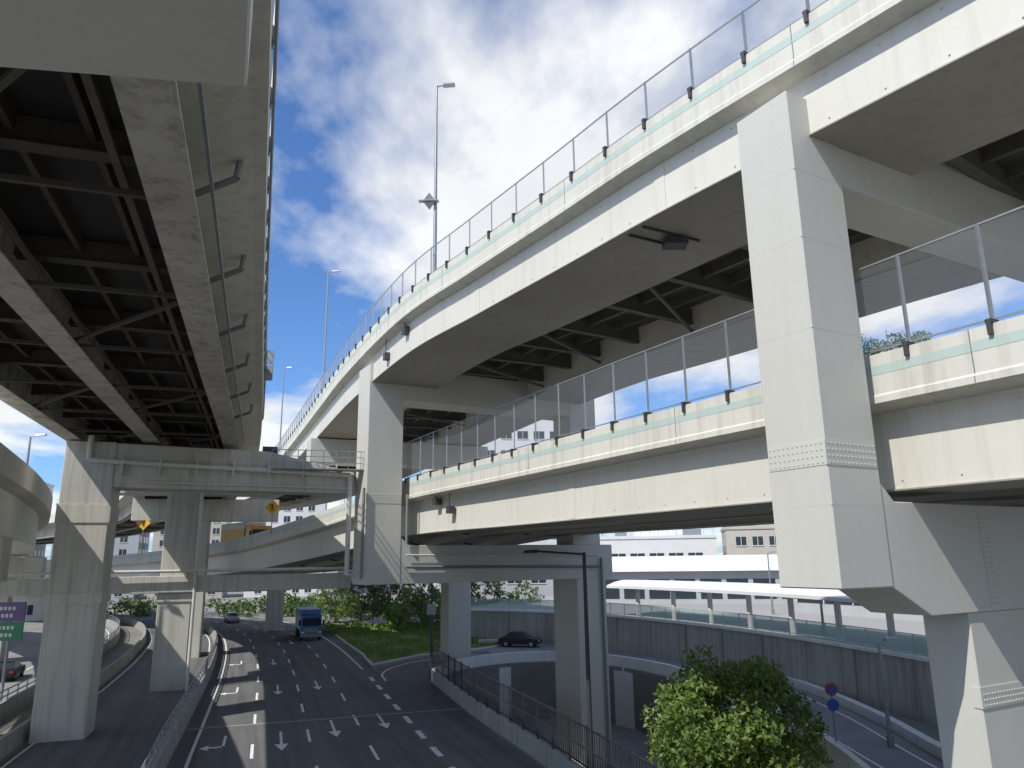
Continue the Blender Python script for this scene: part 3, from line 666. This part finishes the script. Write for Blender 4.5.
def truck(name,loc,ang,cabc,boxc,upc):
    g=group(name); blue=simple(name+"_cab_paint",cabc,.3,.1,.05); silver=simple(name+"_cargo_panel",boxc,.4,.2)
    up=simple(name+"_upper_panel",upc,.4,.1)
    m=MB(); m.hexa([(-1.2,-4.2,.55),(1.2,-4.2,.55),(1.2,-2.4,.55),(-1.2,-2.4,.55)],[(-1.15,-3.95,2.9),(1.15,-3.95,2.9),(1.15,-2.4,2.9),(-1.15,-2.4,2.9)]); m.build("cab",blue,g,.08)
    m=MB(); m.hexa([(-1.05,-4.16,1.65),(1.05,-4.16,1.65),(1.05,-4.0,1.65),(-1.05,-4.0,1.65)],[(-1.0,-4.05,2.5),(1.0,-4.05,2.5),(1.0,-3.9,2.5),(-1.0,-3.9,2.5)])
    for s in(-1,1): m.box(s*1.19-.02,s*1.19+.02,-3.8,-2.9,1.7,2.4)
    m.build("windscreen",GLASS,g)
    m=MB(); m.box(-.8,.8,-4.25,-4.17,.9,1.4); m.box(-1.22,1.22,-4.35,-4.1,.4,.75); m.build("grille_and_bumper",simple("bumper_grey",(.3,.3,.3),.4),g,.02)
    m=MB(); m.box(-1.22,1.22,-2.2,4.6,1.0,3.35); m.build("cargo_box",silver,g,.04)
    m=MB(); m.box(-1.23,1.23,-2.21,4.61,2.6,3.36); m.build("cargo_box_upper_band",up,g,.04)
    m=MB(); m.box(-.5,.5,-4,4.5,.6,.98); m.build("chassis",DARKS,g)
    m=MB()
    for s in(-1,1):
        for y in(-3.3,2.2,3.4): m.cyl((s*.85,y,.5),(s*1.18,y,.5),.5,n=18)
        m.box(s*1.35-.1,s*1.35+.1,-4.2,-4.1,1.7,2.3)
    m.build("tyres_and_mirrors",TYRE,g)
    m=MB()
    for s in(-1,1): m.box(s*.95-.18,s*.95+.18,-4.38,-4.3,.85,1.05)
    m.build("headlights",LIGHTW,g)
    g.location=loc; g.rotation_euler=(0,0,math.radians(ang))
truck("blue_truck",(-25.4,95,.01),20,(.04,.14,.32),(.40,.46,.52),(.10,.22,.42))
truck("orange_maintenance_truck",(-30.5,86,10.05),42,(.65,.30,.03),(.6,.35,.05),(.65,.62,.5))
car("dark_car",(.5,82,.02),75,(.03,.03,.035))
car("dark_car",(-41.5,64,.02),202,(.02,.02,.025))
car("white_car",(-47,80,.02),22,(.6,.6,.6))
car("silver_car",(-44,120,.02),28,(.4,.4,.42))

# ---------------------------------------------------------------- signs
YEL=simple("yellow_sign_paint",(.80,.45,.03),.4,var=.05)
def diamond(x,y,z,zb):
    g=group("warning_sign"); m=MB(); s=.72
    m.add([(x,y,z-s),(x+s,y-.05,z),(x,y,z+s),(x-s,y-.05,z),(x,y+.04,z-s),(x+s,y,z),(x,y+.04,z+s),(x-s,y,z)],[(0,1,2,3),(7,6,5,4),(0,4,5,1),(1,5,6,2),(2,6,7,3),(3,7,4,0)]); m.build("panel",YEL,g)
    m=MB(); m.cyl((x,y+.08,zb),(x,y+.08,z+.5),.05); m.build("post",STEEL,g)
    m=MB(); m.box(x-.06,x+.06,y-.09,y-.06,z-.3,z+.15); m.box(x-.25,x+.1,y-.09,y-.06,z+.15,z+.27); m.build("arrow_symbol",DARKS,g)
diamond(-22.6,70,14.0,11.5); diamond(-37.0,75,13.0,9)
g=group("direction_sign"); m=MB(); m.box(-33.7,-31.8,50,50.08,5.5,6.7); m.build("purple_panel",simple("purple_sign",(.16,.08,.24),.4,var=.03),g)
m=MB(); m.box(-33.7,-31.8,50,50.08,4.3,5.48); m.build("green_panel",simple("green_sign",(.03,.22,.10),.4,var=.03),g)
m=MB()
for z,w in ((6.3,1.4),(5.85,1.1),(5.1,1.3),(4.65,.9)): 
    for k in range(int(w/.28)): m.box(-32.75-w/2+k*.28,-32.75-w/2+k*.28+.18,49.97,49.995,z-.1,z+.12)
m.build("lettering",WHITEP,g)
m=MB(); m.cyl((-32.75,50.2,0),(-32.75,50.2,6.6),.1); m.build("post",STEEL,g)
g=group("no_entry_sign"); m=MB(); m.cyl((14.9,37.5,0),(14.9,37.5,3.1),.04); m.build("post",STEEL,g)
m=MB(); m.cyl((14.9,37.44,2.8),(14.9,37.40,2.8),.3,n=24); m.build("red_disc",simple("sign_red",(.5,.04,.05),.4),g)
m=MB(); m.cyl((14.9,37.395,2.8),(14.9,37.38,2.8),.21,n=24); m.cyl((14.9,37.44,2.1),(14.9,37.40,2.1),.28,n=24); m.build("blue_disc",simple("sign_blue",(.03,.09,.4),.4),g)
g=group("underdeck_light"); m=MB()
b=at(frU,iy(frU,22.5),.6,-3.2)
m.beam(b,b+Vector((2.2,1.2,0)),.07,.07); m.beam(b+Vector((-.35,.65,0)),b+Vector((1.85,1.9,0)),.07,.07); m.box(b.x+.9,b.x+1.7,b.y+.7,b.y+1.3,b.z-.28,b.z-.04)
m.build("bracket_and_luminaire",DARKS,g)

# ---------------------------------------------------------------- light, sky, camera
el=math.radians(50); hd=Vector((-.69,-.72)).normalized()
sun=Vector((hd.x*math.cos(el),hd.y*math.cos(el),math.sin(el)))
az=math.atan2(sun.x,sun.y)
L=bpy.data.lights.new("sun",'SUN'); L.energy=4.5; L.angle=math.radians(.5); L.color=(1,.965,.91)
lo=bpy.data.objects.new("sun",L); COL.objects.link(lo); lo.rotation_euler=sun.to_track_quat('Z','Y').to_euler(); lo.location=(0,0,60)
w=bpy.data.worlds.new("World"); S.world=w; w.use_nodes=True; nt=w.node_tree; bg=nt.nodes["Background"]
sky=N(nt,"ShaderNodeTexSky",sky_type='NISHITA'); sky.sun_disc=False; sky.sun_elevation=el; sky.sun_rotation=az; sky.air_density=1.0; sky.dust_density=.5; sky.ozone_density=2.5
tc=N(nt,"ShaderNodeTexCoord"); sx=N(nt,"ShaderNodeSeparateXYZ"); nt.links.new(tc.outputs["Generated"],sx.inputs[0])
def M(op,a,b):
    n=N(nt,"ShaderNodeMath",operation=op)
    for i,x in enumerate((a,b)):
        if isinstance(x,(int,float)): n.inputs[i].default_value=x
        else: nt.links.new(x,n.inputs[i])
    return n.outputs[0]
den=M('ADD',M('MAXIMUM',sx.outputs[2],0.0),.12)
cb=N(nt,"ShaderNodeCombineXYZ"); nt.links.new(M('DIVIDE',sx.outputs[0],den),cb.inputs[0]); nt.links.new(M('DIVIDE',sx.outputs[1],den),cb.inputs[1]); cb.inputs[2].default_value=3.7
mp=N(nt,"ShaderNodeMapping"); mp.inputs["Rotation"].default_value=(0,0,.5); mp.inputs["Scale"].default_value=(1.0,.62,1); nt.links.new(cb.outputs[0],mp.inputs[0])
n1=noise(nt,mp.outputs[0],1.1,7,.56); n2=noise(nt,mp.outputs[0],3.4,5,.55)
den1=remap(nt,M('ADD',M('MULTIPLY',n1,.82),M('MULTIPLY',n2,.18)),.455,.58,0,1)
shade=remap(nt,n2,.3,.6,.90,1.0)
cc=N(nt,"ShaderNodeCombineColor")
for i in range(3): nt.links.new(M('MULTIPLY',shade,(6.5,6.65,6.85)[i]),cc.inputs[i])
tint=mixc(nt,1.0,sky.outputs[0],(.60,.84,1.15),'MULTIPLY')
c=mixc(nt,den1,tint,cc.outputs[0]); nt.links.new(c,bg.inputs[0]); bg.inputs[1].default_value=.15
cam=bpy.data.cameras.new("camera"); co=bpy.data.objects.new("camera",cam); COL.objects.link(co); S.camera=co
cam.sensor_width=36; cam.lens=26.0; cam.clip_end=9000; cam.clip_start=.1
co.matrix_world=Matrix.Translation((0,0,9))@(Matrix.Rotation(math.radians(90+13.3),4,'X')@Matrix.Rotation(math.radians(-0.8),4,'Z'))
S.view_settings.view_transform='Standard'; S.view_settings.look='None'; S.view_settings.exposure=0
